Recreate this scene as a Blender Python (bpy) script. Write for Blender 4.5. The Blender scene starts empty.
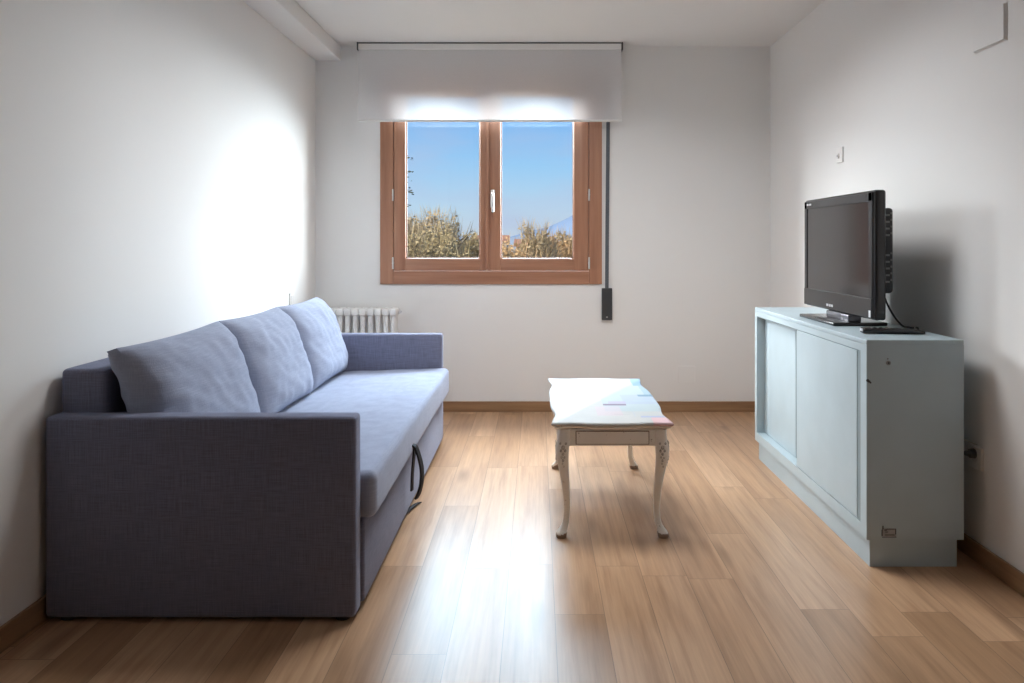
import bpy, bmesh, math, random
from mathutils import Vector, Matrix, noise

random.seed(7)
scene = bpy.context.scene
COL = scene.collection
V = Vector

# ------------------------------------------------------------------ materials
def new_mat(name):
    m = bpy.data.materials.new(name)
    m.use_nodes = True
    nt = m.node_tree
    b = nt.nodes.get('Principled BSDF')
    return m, nt, b

def srgb(r, g, b):
    f = lambda c: c / 12.92 if c <= 0.04045 else ((c + 0.055) / 1.055) ** 2.4
    return (f(r / 255), f(g / 255), f(b / 255), 1)

class NT:
    """small helper to wire nodes"""
    def __init__(self, nt): self.nt = nt
    def n(self, t, **kw):
        nd = self.nt.nodes.new(t)
        for k, v in kw.items(): setattr(nd, k, v)
        return nd
    def l(self, a, b): self.nt.links.new(a, b)
    def set(self, sock, v):
        if hasattr(v, 'links') or hasattr(v, 'is_linked'): self.l(v, sock)
        else: sock.default_value = v
    def math(self, op, a, b=None, c=None, clamp=False):
        nd = self.n('ShaderNodeMath', operation=op, use_clamp=clamp)
        self.set(nd.inputs[0], a)
        if b is not None: self.set(nd.inputs[1], b)
        if c is not None: self.set(nd.inputs[2], c)
        return nd.outputs[0]
    def mix(self, fac, a, b, blend='MIX'):
        nd = self.n('ShaderNodeMix', data_type='RGBA', blend_type=blend)
        self.set(nd.inputs[0], fac); self.set(nd.inputs[6], a); self.set(nd.inputs[7], b)
        return nd.outputs[2]
    def noise(self, vec, scale, detail=3, rough=.5):
        nd = self.n('ShaderNodeTexNoise')
        self.l(vec, nd.inputs['Vector'])
        nd.inputs['Scale'].default_value = scale
        nd.inputs['Detail'].default_value = detail
        nd.inputs['Roughness'].default_value = rough
        return nd.outputs['Fac']
    def mapping(self, vec, scale=(1, 1, 1), loc=(0, 0, 0), rot=(0, 0, 0)):
        nd = self.n('ShaderNodeMapping')
        self.l(vec, nd.inputs[0])
        nd.inputs['Scale'].default_value = scale
        nd.inputs['Location'].default_value = loc
        nd.inputs['Rotation'].default_value = rot
        return nd.outputs[0]
    def ramp(self, fac, stops):
        nd = self.n('ShaderNodeValToRGB')
        el = nd.color_ramp.elements
        while len(el) < len(stops): el.new(.5)
        for e, (p, c) in zip(el, stops):
            e.position = p; e.color = c if len(c) == 4 else (*c, 1)
        self.l(fac, nd.inputs[0])
        return nd.outputs[0]
    def coord(self, which='Object'):
        return self.n('ShaderNodeTexCoord').outputs[which]
    def bump(self, h, strength=.2, dist=.01):
        nd = self.n('ShaderNodeBump')
        nd.inputs['Strength'].default_value = strength
        nd.inputs['Distance'].default_value = dist
        self.l(h, nd.inputs['Height'])
        return nd.outputs[0]

def plain(name, col, rough=.5, var=.06, scale=8, bump=.0, metallic=0, spec=.5, bscale=60):
    """a painted or moulded surface with a little natural variation"""
    m, nt, b = new_mat(name)
    h = NT(nt)
    co = h.coord('Object')
    f = h.noise(co, scale, 4)
    c1 = tuple(max(0, c * (1 - var)) for c in col[:3]) + (1,)
    c2 = tuple(min(1, c * (1 + var)) for c in col[:3]) + (1,)
    h.l(h.ramp(f, [(.3, c1), (.7, c2)]), b.inputs['Base Color'])
    b.inputs['Roughness'].default_value = rough
    b.inputs['Metallic'].default_value = metallic
    b.inputs['Specular IOR Level'].default_value = spec
    if bump:
        h.l(h.bump(h.noise(co, bscale, 3), bump, .004), b.inputs['Normal'])
    return m

def wall_mat(name, col):
    return plain(name, col, rough=.85, var=.012, scale=1.4, bump=.05, bscale=220, spec=.2)

def fabric_mat(name, col, con=1.0):
    m, nt, b = new_mat(name)
    h = NT(nt)
    co = h.coord('Object')
    wx = h.noise(h.mapping(co, (14, 14, 420)), 1.0, 2)
    wy = h.noise(h.mapping(co, (380, 380, 12)), 1.0, 2)
    big = h.noise(co, 5, 3)
    w = h.math('ADD', h.math('MULTIPLY', wx, .5), h.math('MULTIPLY', wy, .5))
    dark = tuple(c * (1 - .26 * con) for c in col[:3]) + (1,)
    lite = tuple(min(1, c * (1 + .25 * con)) for c in col[:3]) + (1,)
    c = h.ramp(w, [(.36, dark), (.64, lite)])
    c = h.mix(h.math('MULTIPLY', big, .25), c, col)
    h.l(c, b.inputs['Base Color'])
    b.inputs['Roughness'].default_value = .95
    b.inputs['Specular IOR Level'].default_value = .15
    b.inputs['Sheen Weight'].default_value = .25
    b.inputs['Sheen Roughness'].default_value = .5
    b.inputs['Sheen Tint'].default_value = (.75, .82, 1, 1)
    h.l(h.bump(w, .35, .002), b.inputs['Normal'])
    return m

def wood_mat(name, c1, c2, axis='X', rough=.45, coat=.0):
    m, nt, b = new_mat(name)
    h = NT(nt)
    co = h.coord('Object')
    sc = {'X': (1.5, 26, 26), 'Y': (26, 1.5, 26), 'Z': (26, 26, 1.5)}[axis]
    f = h.noise(h.mapping(co, sc), 1.0, 6, .6)
    h.l(h.ramp(f, [(.3, c1), (.7, c2)]), b.inputs['Base Color'])
    b.inputs['Roughness'].default_value = rough
    b.inputs['Coat Weight'].default_value = coat
    h.l(h.bump(f, .08, .003), b.inputs['Normal'])
    return m

def floor_mat():
    PW, PL = .163, 1.26
    m, nt, b = new_mat('oak_laminate')
    h = NT(nt)
    co = h.coord('Object')
    sep = h.n('ShaderNodeSeparateXYZ'); h.l(co, sep.inputs[0])
    x = h.math('DIVIDE', h.math('ADD', sep.outputs[0], 10 * PW - .0584), PW)
    row = h.math('FLOOR', x)
    fx = h.math('FRACT', x)
    wn = h.n('ShaderNodeTexWhiteNoise', noise_dimensions='1D'); h.l(row, wn.inputs['W'])
    y = h.math('ADD', h.math('DIVIDE', sep.outputs[1], PL), h.math('MULTIPLY', wn.outputs[0], 7.3))
    pid = h.math('FLOOR', y)
    fy = h.math('FRACT', y)
    cmb = h.n('ShaderNodeCombineXYZ'); h.l(row, cmb.inputs[0]); h.l(pid, cmb.inputs[1])
    wn2 = h.n('ShaderNodeTexWhiteNoise', noise_dimensions='3D'); h.l(cmb.outputs[0], wn2.inputs['Vector'])
    tone = wn2.outputs[0]
    # grain: stretched noise, shifted per plank
    off = h.n('ShaderNodeVectorMath', operation='SCALE'); h.l(wn2.outputs['Color'], off.inputs[0]); off.inputs['Scale'].default_value = 40
    add = h.n('ShaderNodeVectorMath', operation='ADD'); h.l(co, add.inputs[0]); h.l(off.outputs[0], add.inputs[1])
    g1 = h.noise(h.mapping(add.outputs[0], (30, 1.6, 1)), 1.0, 7, .62)
    g2 = h.noise(h.mapping(add.outputs[0], (7, .9, 1)), 1.0, 3, .5)
    g3 = h.noise(h.mapping(add.outputs[0], (120, 3.5, 1)), 1.0, 3, .6)
    vor = h.n('ShaderNodeTexVoronoi'); h.l(h.mapping(add.outputs[0], (9, 2.2, 1)), vor.inputs['Vector']); vor.inputs['Scale'].default_value = .55
    knot = h.math('SUBTRACT', 1, h.math('MULTIPLY', vor.outputs['Distance'], 5.0), clamp=True)
    base = h.ramp(tone, [(0, FLOOR_A), (.5, FLOOR_B), (1, FLOOR_C)])
    gr = h.ramp(g1, [(.26, (.70, .63, .58)), (.5, (.97, .96, .95)), (.74, (1.12, 1.11, 1.09))])
    c = h.mix(1, base, gr, 'MULTIPLY')
    gr2 = h.ramp(g2, [(.3, (.82, .78, .74)), (.7, (1.08, 1.06, 1.04))])
    c = h.mix(1, c, gr2, 'MULTIPLY')
    gr3 = h.ramp(g3, [(.3, (.9, .88, .86)), (.7, (1.04, 1.04, 1.03))])
    c = h.mix(1, c, gr3, 'MULTIPLY')
    c = h.mix(h.math('MULTIPLY', knot, .7), c, (.16, .085, .045, 1))
    # joints
    ex = h.math('MINIMUM', fx, h.math('SUBTRACT', 1, fx))
    ey = h.math('MINIMUM', fy, h.math('SUBTRACT', 1, fy))
    jx = h.math('LESS_THAN', ex, .0011 / PW)
    jy = h.math('LESS_THAN', ey, .0011 / PL)
    j = h.math('MAXIMUM', jx, jy)
    c = h.mix(h.math('MULTIPLY', j, .6), c, (.07, .045, .03, 1))
    h.l(c, b.inputs['Base Color'])
    b.inputs['Roughness'].default_value = .3
    r = h.math('MULTIPLY_ADD', g1, .03, .315)
    h.l(r, b.inputs['Roughness'])
    b.inputs['Specular IOR Level'].default_value = .5
    hh = h.math('SUBTRACT', h.math('MULTIPLY', g1, .25), j)
    h.l(h.bump(hh, .05, .0015), b.inputs['Normal'])
    return m

FLOOR_A = (.39, .24, .140, 1)
FLOOR_B = (.50, .322, .20, 1)
FLOOR_C = (.575, .39, .255, 1)

L_HIGH = 14; L_SIDE = 16.5; L_RAKE = 7.5; L_LOW = 9.5; L_FAR = 23; P_FILL = 30
M = {}
M['wall'] = wall_mat('wall_paint', (.79, .782, .768, 1))
M['ceiling'] = wall_mat('ceiling_paint', (.76, .755, .745, 1))
M['front_wall'] = wall_mat('grey_paint', (.42, .42, .43, 1))
M['floor'] = floor_mat()
M['fabric'] = fabric_mat('blue_grey_weave', (.165, .174, .248, 1))
M['cushion'] = fabric_mat('blue_grey_lit_weave', (.285, .315, .41, 1), .5)  # same sofa cloth lightened: daylight on seat and cushions put into the colour
M['strap'] = plain('black_webbing', (.02, .02, .024, 1), .8)
M['base_wood'] = wood_mat('baseboard_oak_x', (.22, .12, .06, 1), (.36, .21, .11, 1), 'X')
M['base_wood_y'] = wood_mat('baseboard_oak_y', (.22, .12, .06, 1), (.36, .21, .11, 1), 'Y')
M['win_x'] = wood_mat('window_wood_x', (.30, .135, .078, 1), (.43, .215, .13, 1), 'X', .4)
M['win_z'] = wood_mat('window_wood_z', (.30, .135, .078, 1), (.43, .215, .13, 1), 'Z', .4)
M['gasket'] = plain('pale_glazing_bead', (.24, .14, .10, 1), .5)
M['metal'] = plain('brushed_metal', (.75, .74, .72, 1), .3, .04, metallic=.9)
M['white_metal'] = plain('white_lacquered_metal', (.80, .80, .79, 1), .35, .02)
M['white_plastic'] = plain('white_plastic', (.80, .79, .77, 1), .4, .02)
M['plate_plastic'] = plain('wall_toned_plastic', (.74, .72, .70, 1), .5, .02)
M['dark_plastic'] = plain('charcoal_plastic', (.045, .045, .048, 1), .45, .1)
M['slate_webbing'] = plain('slate_webbing', (.10, .11, .125, 1), .8, .1, scale=80)
M['cab'] = plain('pale_blue_green_paint', (.39, .475, .515, 1), .42, .045, 5, bump=.06, bscale=35)
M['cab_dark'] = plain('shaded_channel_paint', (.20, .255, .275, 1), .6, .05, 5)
M['tv_black'] = plain('black_gloss_plastic', (.022, .021, .022, 1), .22, .05)
M['tv_back'] = plain('black_matt_plastic', (.02, .02, .023, 1), .5, .05)
M['tv_grey'] = plain('dark_chrome', (.16, .16, .18, 1), .25, .05, metallic=.6)
M['silver'] = plain('silver_print', (.7, .7, .72, 1), .35, .02, metallic=.3)
M['mark'] = plain('dark_mark', (.05, .05, .055, 1), .7)
M['grey_mark'] = plain('grey_mark', (.22, .22, .22, 1), .7)
M['label_mat'] = plain('worn_sticker', (.30, .31, .32, 1), .6, .12, 60)

def screen_mat():
    m, nt, b = new_mat('screen_glass')
    h = NT(nt)
    f = h.noise(h.coord('Object'), 2.0, 2)
    h.l(h.ramp(f, [(.3, (.030, .027, .027, 1)), (.7, (.038, .034, .034, 1))]), b.inputs['Base Color'])
    b.inputs['Roughness'].default_value = .12
    b.inputs['Specular IOR Level'].default_value = .6
    return m
M['screen'] = screen_mat()

def glass_mat():
    m, nt, b = new_mat('window_glass')
    nt.nodes.remove(b)
    h = NT(nt)
    out = nt.nodes['Material Output']
    tr = h.n('ShaderNodeBsdfTransparent'); tr.inputs[0].default_value = (.97, .985, .98, 1)
    gl = h.n('ShaderNodeBsdfGlossy'); gl.inputs['Roughness'].default_value = .02
    fr = h.n('ShaderNodeFresnel'); fr.inputs[0].default_value = 1.45
    mx = h.n('ShaderNodeMixShader')
    geo = h.n('ShaderNodeNewGeometry')
    fac = h.math('MULTIPLY', fr.outputs[0], h.math('SUBTRACT', 1, geo.outputs['Backfacing']))
    h.l(fac, mx.inputs[0]); h.l(tr.outputs[0], mx.inputs[1]); h.l(gl.outputs[0], mx.inputs[2])
    h.l(mx.outputs[0], out.inputs[0])
    return m
M['glass'] = glass_mat()

def blind_mat():
    m, nt, b = new_mat('white_blind_fabric')
    nt.nodes.remove(b)
    h = NT(nt)
    out = nt.nodes['Material Output']
    co = h.coord('Object')
    w = h.noise(h.mapping(co, (900, 1, 60)), 1, 2)
    c = h.ramp(w, [(.3, (.72, .71, .72, 1)), (.7, (.80, .79, .80, 1))])
    d = h.n('ShaderNodeBsdfDiffuse'); h.l(c, d.inputs[0])
    t = h.n('ShaderNodeBsdfTranslucent'); t.inputs[0].default_value = (.80, .79, .78, 1)
    mx = h.n('ShaderNodeMixShader'); mx.inputs[0].default_value = BLIND_T
    h.l(d.outputs[0], mx.inputs[1]); h.l(t.outputs[0], mx.inputs[2])
    tp = h.n('ShaderNodeBsdfTransparent')                     # open weave of the screen cloth
    m2 = h.n('ShaderNodeMixShader'); m2.inputs[0].default_value = .20
    h.l(mx.outputs[0], m2.inputs[1]); h.l(tp.outputs[0], m2.inputs[2])
    h.l(m2.outputs[0], out.inputs[0])
    return m
BLIND_T = .17
M['blind'] = blind_mat()

def table_paint():
    m, nt, b = new_mat('cream_distressed_paint')
    h = NT(nt)
    co = h.coord('Object')
    n1 = h.noise(co, 38, 5, .65)
    n2 = h.noise(co, 7, 3)
    sep = h.n('ShaderNodeSeparateXYZ'); h.l(co, sep.inputs[0])
    cream = h.ramp(n2, [(.3, (.82, .77, .70, 1)), (.7, (.88, .84, .78, 1))])
    worn = h.math('GREATER_THAN', n1, .66)
    low = h.math('SUBTRACT', 1, h.math('DIVIDE', sep.outputs[2], .035), clamp=True)     # scuffed feet
    foot = h.math('MULTIPLY', h.math('GREATER_THAN', h.math('ADD', h.math('MULTIPLY', low, .5), n1), .72), .85)
    f = h.math('MAXIMUM', h.math('MULTIPLY', worn, .55), foot)
    h.l(h.mix(f, cream, (.20, .11, .06, 1)), b.inputs['Base Color'])
    b.inputs['Roughness'].default_value = .5
    return m
M['cream'] = table_paint()
M['carving'] = plain('rubbed_carving_paint', (.52, .48, .43, 1), .6, .45, 120)
M['worn_line'] = plain('worn_brown_line', (.24, .16, .11, 1), .7, .2, 40)

# tabletop: pale pasted papers (all rectangles in table coordinates)
def table_top_mat():
    m, nt, b = new_mat('pasted_paper_top')
    h = NT(nt)
    co = h.coord('Object')
    sep = h.n('ShaderNodeSeparateXYZ'); h.l(co, sep.inputs[0])
    X, Y = sep.outputs[0], sep.outputs[1]
    wob = h.noise(co, 14, 2)
    Xw = h.math('ADD', X, h.math('MULTIPLY', h.math('SUBTRACT', wob, .5), .012))
    def rect(x0, x1, y0, y1, fac=1.0):
        cx, hx, cy, hy = (x0 + x1) / 2, (x1 - x0) / 2, (y0 + y1) / 2, (y1 - y0) / 2
        a = h.math('LESS_THAN', h.math('ABSOLUTE', h.math('SUBTRACT', Xw, cx)), hx)
        c = h.math('LESS_THAN', h.math('ABSOLUTE', h.math('SUBTRACT', Y, cy)), hy)
        return h.math('MULTIPLY', h.math('MULTIPLY', a, c), fac)
    big = h.noise(co, 3.5, 3)
    c = h.ramp(big, [(.3, (.47, .49, .49, 1)), (.7, (.57, .57, .56, 1))])
    T = TABLE
    for (x0, x1, y0, y1, col, fac) in [
        (.30, .60, 3.30, 4.00, (.40, .52, .57, 1), .60),
        (.20, .42, 3.75, 3.98, (.46, .50, .60, 1), .45),
        (.26, .37, 3.22, 3.40, (.62, .48, .54, 1), .45),
        (.40, .58, 3.45, 3.66, (.38, .44, .58, 1), .55),
        (.497, .552, 3.89, 4.09, (.22, .38, .55, 1), .85),
        (.52, .60, 3.66, 3.90, (.28, .42, .52, 1), .65),
        (.485, .60, 3.62, 3.665, (.14, .26, .36, 1), .85),
        (.45, .60, 3.505, 3.53, (.42, .52, .58, 1), .6),
        (.300, .405, 3.42, 3.455, (.20, .13, .22, 1), .85),
        (.33, .41, 3.46, 3.51, (.44, .36, .54, 1), .6),
        (.48, .60, 3.05, 3.185, (.72, .44, .47, 1), .75),
        (.44, .54, 3.185, 3.215, (.36, .42, .62, 1), .7),
        (.15, .46, 3.795, 3.805, (.42, .44, .48, 1), .55),
        (.10, .30, 3.395, 3.402, (.48, .48, .50, 1), .45),
        (.33, .40, 3.24, 3.246, (.4, .4, .42, 1), .5),
        (.215, .225, 3.80, 3.95, (.55, .58, .66, 1), .5),
        (.415, .42, 3.2, 3.3, (.45, .5, .58, 1), .5),
    ]:
        c = h.mix(rect(x0 - T[0], x1 - T[0], y0 - T[1], y1 - T[1], fac), c, col)
    # fine faded print on the papers
    pr = h.noise(h.mapping(co, (60, 260, 1)), 1, 2, .7)
    c = h.mix(h.math('MULTIPLY', h.math('GREATER_THAN', pr, .64), .18), c, (.35, .38, .42, 1))
    h.l(c, b.inputs['Base Color'])
    b.inputs['Roughness'].default_value = .5
    b.inputs['Specular IOR Level'].default_value = .22
    return m
TABLE = (.31, 3.60)
M['table_top'] = table_top_mat()

M['render_wall'] = plain('outside_render', (.45, .42, .38, 1), .9)
M['twig_olive'] = plain('olive_twigs', (.47, .375, .22, 1), .9, .25, .6)
M['twig_tan'] = plain('tan_twigs', (.50, .39, .25, 1), .9, .25, .6)
M['twig_orange'] = plain('russet_twigs', (.50, .33, .18, 1), .9, .25, .6)
M['bark'] = plain('grey_brown_bark', (.16, .125, .09, 1), .95, .2, 3)
M['leaf_dark'] = plain('dark_leaf', (.035, .05, .03, 1), .6, .2, 30)
M['mountain'] = plain('haze_blue_mountain', (.27, .37, .52, 1), 1, .08, .01)  # distance haze mixed into the base colour
M['hill'] = plain('haze_blue_wooded_hill', (.40, .47, .55, 1), 1, .1, .02)  # hill colour paled and blued to carry the haze of distance
M['ground_out'] = plain('dry_meadow', (.22, .19, .10, 1), 1, .2, .2)
M['house_wall'] = plain('house_cream', (.55, .45, .38, 1), .9)
M['house_roof'] = plain('house_tiles', (.45, .22, .14, 1), .9, .2, 3)
M['house_win'] = plain('house_window', (.08, .08, .09, 1), .3)

# ------------------------------------------------------------------ mesh helpers
def link(name, bm, mat, parent=None, smooth=False, origin=None):
    me = bpy.data.meshes.new(name)
    if origin is not None:
        bmesh.ops.translate(bm, verts=bm.verts, vec=-V(origin))
    bmesh.ops.recalc_face_normals(bm, faces=bm.faces)
    bm.to_mesh(me); bm.free()
    for m in (mat if isinstance(mat, (list, tuple)) else [mat]):
        me.materials.append(m)
    if smooth:
        me.polygons.foreach_set('use_smooth', [True] * len(me.polygons))
        try: me.set_sharp_from_angle(angle=math.radians(38))
        except Exception: pass
    o = bpy.data.objects.new(name, me)
    COL.objects.link(o)
    if origin is not None: o.location = origin
    if parent is not None:
        o.parent = parent
        if origin is not None: o.location = V(origin)
    return o

def tag(o, label=None, cat=None, group=None, kind=None):
    if label: o['label'] = label
    if cat: o['category'] = cat
    if group: o['group'] = group
    if kind: o['kind'] = kind
    return o

def thing(name, loc, label, cat, group=None):
    o = bpy.data.objects.new(name, None)
    COL.objects.link(o); o.location = loc
    o.empty_display_size = .1
    return tag(o, label, cat, group)

def part(name, bm, mat, root, smooth=False):
    """bm in WORLD coordinates -> child mesh of root (root only translated)"""
    off = V(root.location)
    p = root
    while p.parent is not None:
        p = p.parent; off += V(p.location)
    bmesh.ops.translate(bm, verts=bm.verts, vec=-off)
    return link(name, bm, mat, root, smooth)

def BM(): return bmesh.new()

def box(bm, x0, x1, y0, y1, z0, z1, bev=0, seg=2):
    t = bmesh.new()
    bmesh.ops.create_cube(t, size=1)
    for v in t.verts:
        v.co = V(((x0 + x1) / 2 + v.co.x * (x1 - x0), (y0 + y1) / 2 + v.co.y * (y1 - y0), (z0 + z1) / 2 + v.co.z * (z1 - z0)))
    if bev:
        bmesh.ops.bevel(t, geom=list(t.edges), offset=bev, segments=seg, profile=.5, affect='EDGES')
    merge(bm, t)
    return bm

def merge(bm, t):
    me = bpy.data.meshes.new('tmp')
    t.to_mesh(me); t.free()
    bm.from_mesh(me)
    bpy.data.meshes.remove(me)

def frame_of(d):
    d = d.normalized()
    up = V((0, 0, 1)) if abs(d.z) < .95 else V((1, 0, 0))
    a = d.cross(up).normalized(); b = a.cross(d).normalized()
    return a, b

def rod(bm, p, q, r0, r1=None, n=10, cap=True):
    p, q = V(p), V(q)
    r1 = r0 if r1 is None else r1
    a, b = frame_of(q - p)
    A = [bm.verts.new(p + (a * math.cos(t) + b * math.sin(t)) * r0) for t in [2 * math.pi * i / n for i in range(n)]]
    B = [bm.verts.new(q + (a * math.cos(t) + b * math.sin(t)) * r1) for t in [2 * math.pi * i / n for i in range(n)]]
    for i in range(n):
        bm.faces.new((A[i], A[(i + 1) % n], B[(i + 1) % n], B[i]))
    if cap:
        bm.faces.new(A[::-1]); bm.faces.new(B)

def loft(bm, rings, cap=True, closed=True):
    vs = [[bm.verts.new(p) for p in r] for r in rings]
    n = len(vs[0])
    for r in range(len(vs) - 1):
        for i in range(n if closed else n - 1):
            j = (i + 1) % n
            bm.faces.new((vs[r][i], vs[r][j], vs[r + 1][j], vs[r + 1][i]))
    if cap and closed:
        bm.faces.new(vs[0][::-1]); bm.faces.new(vs[-1])

def tube(bm, pts, r, n=8):
    pts = [V(p) for p in pts]
    rings = []
    for i, p in enumerate(pts):
        d = (pts[min(i + 1, len(pts) - 1)] - pts[max(i - 1, 0)])
        a, b = frame_of(d)
        rr = r[i] if isinstance(r, (list, tuple)) else r
        rings.append([p + (a * math.cos(2 * math.pi * k / n) + b * math.sin(2 * math.pi * k / n)) * rr for k in range(n)])
    loft(bm, rings)

def smooth_path(pts, n=8):
    """Catmull-Rom"""
    P = [V(p) for p in pts]
    P = [P[0] * 2 - P[1]] + P + [P[-1] * 2 - P[-2]]
    out = []
    for i in range(1, len(P) - 2):
        for k in range(n):
            t = k / n
            a, b, c, d = P[i - 1], P[i], P[i + 1], P[i + 2]
            out.append(.5 * ((2 * b) + (c - a) * t + (2 * a - 5 * b + 4 * c - d) * t * t + (3 * b - a - 3 * c + d) * t ** 3))
    out.append(P[-2])
    return out

def ribbon(bm, pts, wdir, w, t):
    """flat strap along pts, width along wdir, thickness t"""
    pts = [V(p) for p in pts]; wd = V(wdir).normalized()
    rings = []
    for i, p in enumerate(pts):
        d = (pts[min(i + 1, len(pts) - 1)] - pts[max(i - 1, 0)]).normalized()
        nn = d.cross(wd).normalized()
        rings.append([p + wd * w / 2 + nn * t / 2, p - wd * w / 2 + nn * t / 2, p - wd * w / 2 - nn * t / 2, p + wd * w / 2 - nn * t / 2])
    loft(bm, rings)

# ------------------------------------------------------------------ the room
XL, XR, YB, YF, ZC = -1.60, 1.685, 5.444, -2.6, 2.636
WT = .14                      # wall thickness
WX0, WX1, WZ0, WZ1 = -1.110, .449, .942, 2.44      # hole for the window

def struct(name, bm, mat, smooth=False):
    return tag(link(name, bm, mat, None, smooth), kind='structure')

struct('floor', box(BM(), XL - .2, XR + .2, YF - .2, YB + .3, -.12, 0), M['floor'])
struct('ceiling', box(BM(), XL - .2, XR + .2, YF - .2, YB + .3, ZC, ZC + .12), M['ceiling'])
struct('wall_left', box(BM(), XL - .2, XL, YF - .2, YB + .0, 0, ZC), M['wall'])
struct('wall_right', box(BM(), XR, XR + .2, YF - .2, YB + .0, 0, ZC), M['wall'])
struct('wall_front', box(BM(), XL, XR, YF - .2, YF, 0, ZC), M['front_wall'])
bm = BM()
# one wall with a window opening (ring of quads, front, back and reveals)
def wall_with_hole(bm, x0, x1, z0, z1, hx0, hx1, hz0, hz1, y0, y1):
    O = [(x0, z0), (x1, z0), (x1, z1), (x0, z1)]
    I = [(hx0, hz0), (hx1, hz0), (hx1, hz1), (hx0, hz1)]
    f = lambda L, y: [bm.verts.new((x, y, z)) for x, z in L]
    of, fi, ob, ib = f(O, y0), f(I, y0), f(O, y1), f(I, y1)
    for k in range(4):
        j = (k + 1) % 4
        bm.faces.new((of[k], of[j], fi[j], fi[k])); bm.faces.new((ob[k], ib[k], ib[j], ob[j]))
        bm.faces.new((fi[k], fi[j], ib[j], ib[k])); bm.faces.new((of[k], ob[k], ob[j], of[j]))
wall_with_hole(bm, XL - .2, XR + .2, 0, ZC, WX0, WX1, WZ0, WZ1, YB, YB + WT)
struct('wall_back', bm, M['wall'])
struct('trim_1', box(BM(), XL, -1.415, YF, YB, 2.531, ZC, .006), M['ceiling'])       # boxed beam along the ceiling

BH, BT = .075, .013
struct('baseboard_back', box(BM(), XL, XR, YB - BT, YB, 0, BH, .003), M['base_wood'])
struct('baseboard_left', box(BM(), XL, XL + BT, YF, YB - BT, 0, BH, .003), M['base_wood_y'])
struct('baseboard_right', box(BM(), XR - BT, XR, YF, YB - BT, 0, BH, .003), M['base_wood_y'])

# ------------------------------------------------------------------ window
win = bpy.data.objects.new('window_1', None); COL.objects.link(win); win.location = (-.33, YB, .92)
tag(win, kind='structure')
FX0, FX1, FZ0, FZ1 = -1.130, .468, .920, 2.46
fw = .094
yf0, yf1 = YB - .016, YB + .055
bm = BM()
box(bm, FX0, FX0 + fw, yf0, yf1, FZ0, FZ1, .004)
box(bm, FX1 - fw, FX1, yf0, yf1, FZ0, FZ1, .004)
part('window_frame', bm, M['win_z'], win)
bm = BM()
box(bm, FX0 + fw, FX1 - fw, yf0, yf1, FZ0, FZ0 + fw, .004)
box(bm, FX0 + fw, FX1 - fw, yf0, yf1, FZ1 - fw, FZ1, .004)
part('window_frame_rail', bm, M['win_x'], win)
sz0, sz1 = FZ0 + fw + .003, FZ1 - fw - .003
def sash(x0, x1, stl, str_, y0, y1, hinge_x):
    gz0, gz1 = sz0 + .089, sz1 - .085
    gx0, gx1 = x0 + stl, x1 - str_
    bm = BM()
    box(bm, x0, gx0, y0, y1, sz0, sz1, .009, 3)
    box(bm, gx1, x1, y0, y1, sz0, sz1, .009, 3)
    s = part('sash', bm, M['win_z'], win, True)
    bm = BM()
    box(bm, gx0 - .004, gx1 + .004, y0 + .003, y1 - .002, sz0, gz0, .006, 2)
    box(bm, gx0 - .004, gx1 + .004, y0 + .003, y1 - .002, gz1, sz1, .006, 2)
    part('sash_rail', bm, M['win_x'], s, True)
    bm = BM()
    b = .007
    yb0, yb1 = y0 + .022, y0 + .036
    box(bm, gx0 - .002, gx0 + b, yb0, yb1, gz0 - .002, gz1 + .002, .002)
    box(bm, gx1 - b, gx1 + .002, yb0, yb1, gz0 - .002, gz1 + .002, .002)
    box(bm, gx0, gx1, yb0, yb1, gz0 - .002, gz0 + b, .002)
    box(bm, gx0, gx1, yb0, yb1, gz1 - b, gz1 + .002, .002)
    part('glazing_bead', bm, M['gasket'], s)
    part('pane', box(BM(), gx0 - .003, gx1 + .003, y0 + .037, y0 + .043, gz0 - .003, gz1 + .003), M['glass'], s)
    for z in (1.03, 1.52):
        bm = BM(); rod(bm, (hinge_x, y0 - .004, z), (hinge_x, y0 - .004, z + .085), .0065, n=10)
        rod(bm, (hinge_x, y0 - .004, z + .04), (hinge_x, y0 - .004, z + .046), .0078, n=10)
        part('hinge', bm, M['metal'], s, True)
    return s
ysa, ysb = YB - .024, YB + .05
xm = -.359
s1 = sash(FX0 + fw + .003, xm - .0015, .087, .052, ysa + .006, ysb, FX0 + fw)
s2 = sash(xm + .0015, FX1 - fw - .003, .098, .108, ysa, ysb, FX1 - fw)
# astragal strip on the closing stile
part('astragal', box(BM(), xm - .012, xm + .014, ysa - .010, ysa, sz0 + .01, sz1 - .01, .004, 2), M['win_z'], s2, True)
# lever handle
hx = -.318
bm = BM()
box(bm, hx - .016, hx + .016, ysa - .010, ysa, 1.47, 1.60, .006, 3)
hd = part('handle', bm, M['metal'], s2, True)
bm = BM()
tube(bm, smooth_path([(hx, ysa - .004, 1.57), (hx, ysa - .035, 1.573), (hx + .002, ysa - .050, 1.563), (hx + .003, ysa - .052, 1.53), (hx + .003, ysa - .050, 1.45), (hx + .003, ysa - .049, 1.442)], 5), .0095, 10)
part('lever', bm, M['metal'], hd, True)
# outer sill
part('outer_sill', box(BM(), WX0 - .03, WX1 + .03, YB + .06, YB + WT + .04, WZ0 - .03, WZ0 + .012, .004), M['render_wall'], win)

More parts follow.
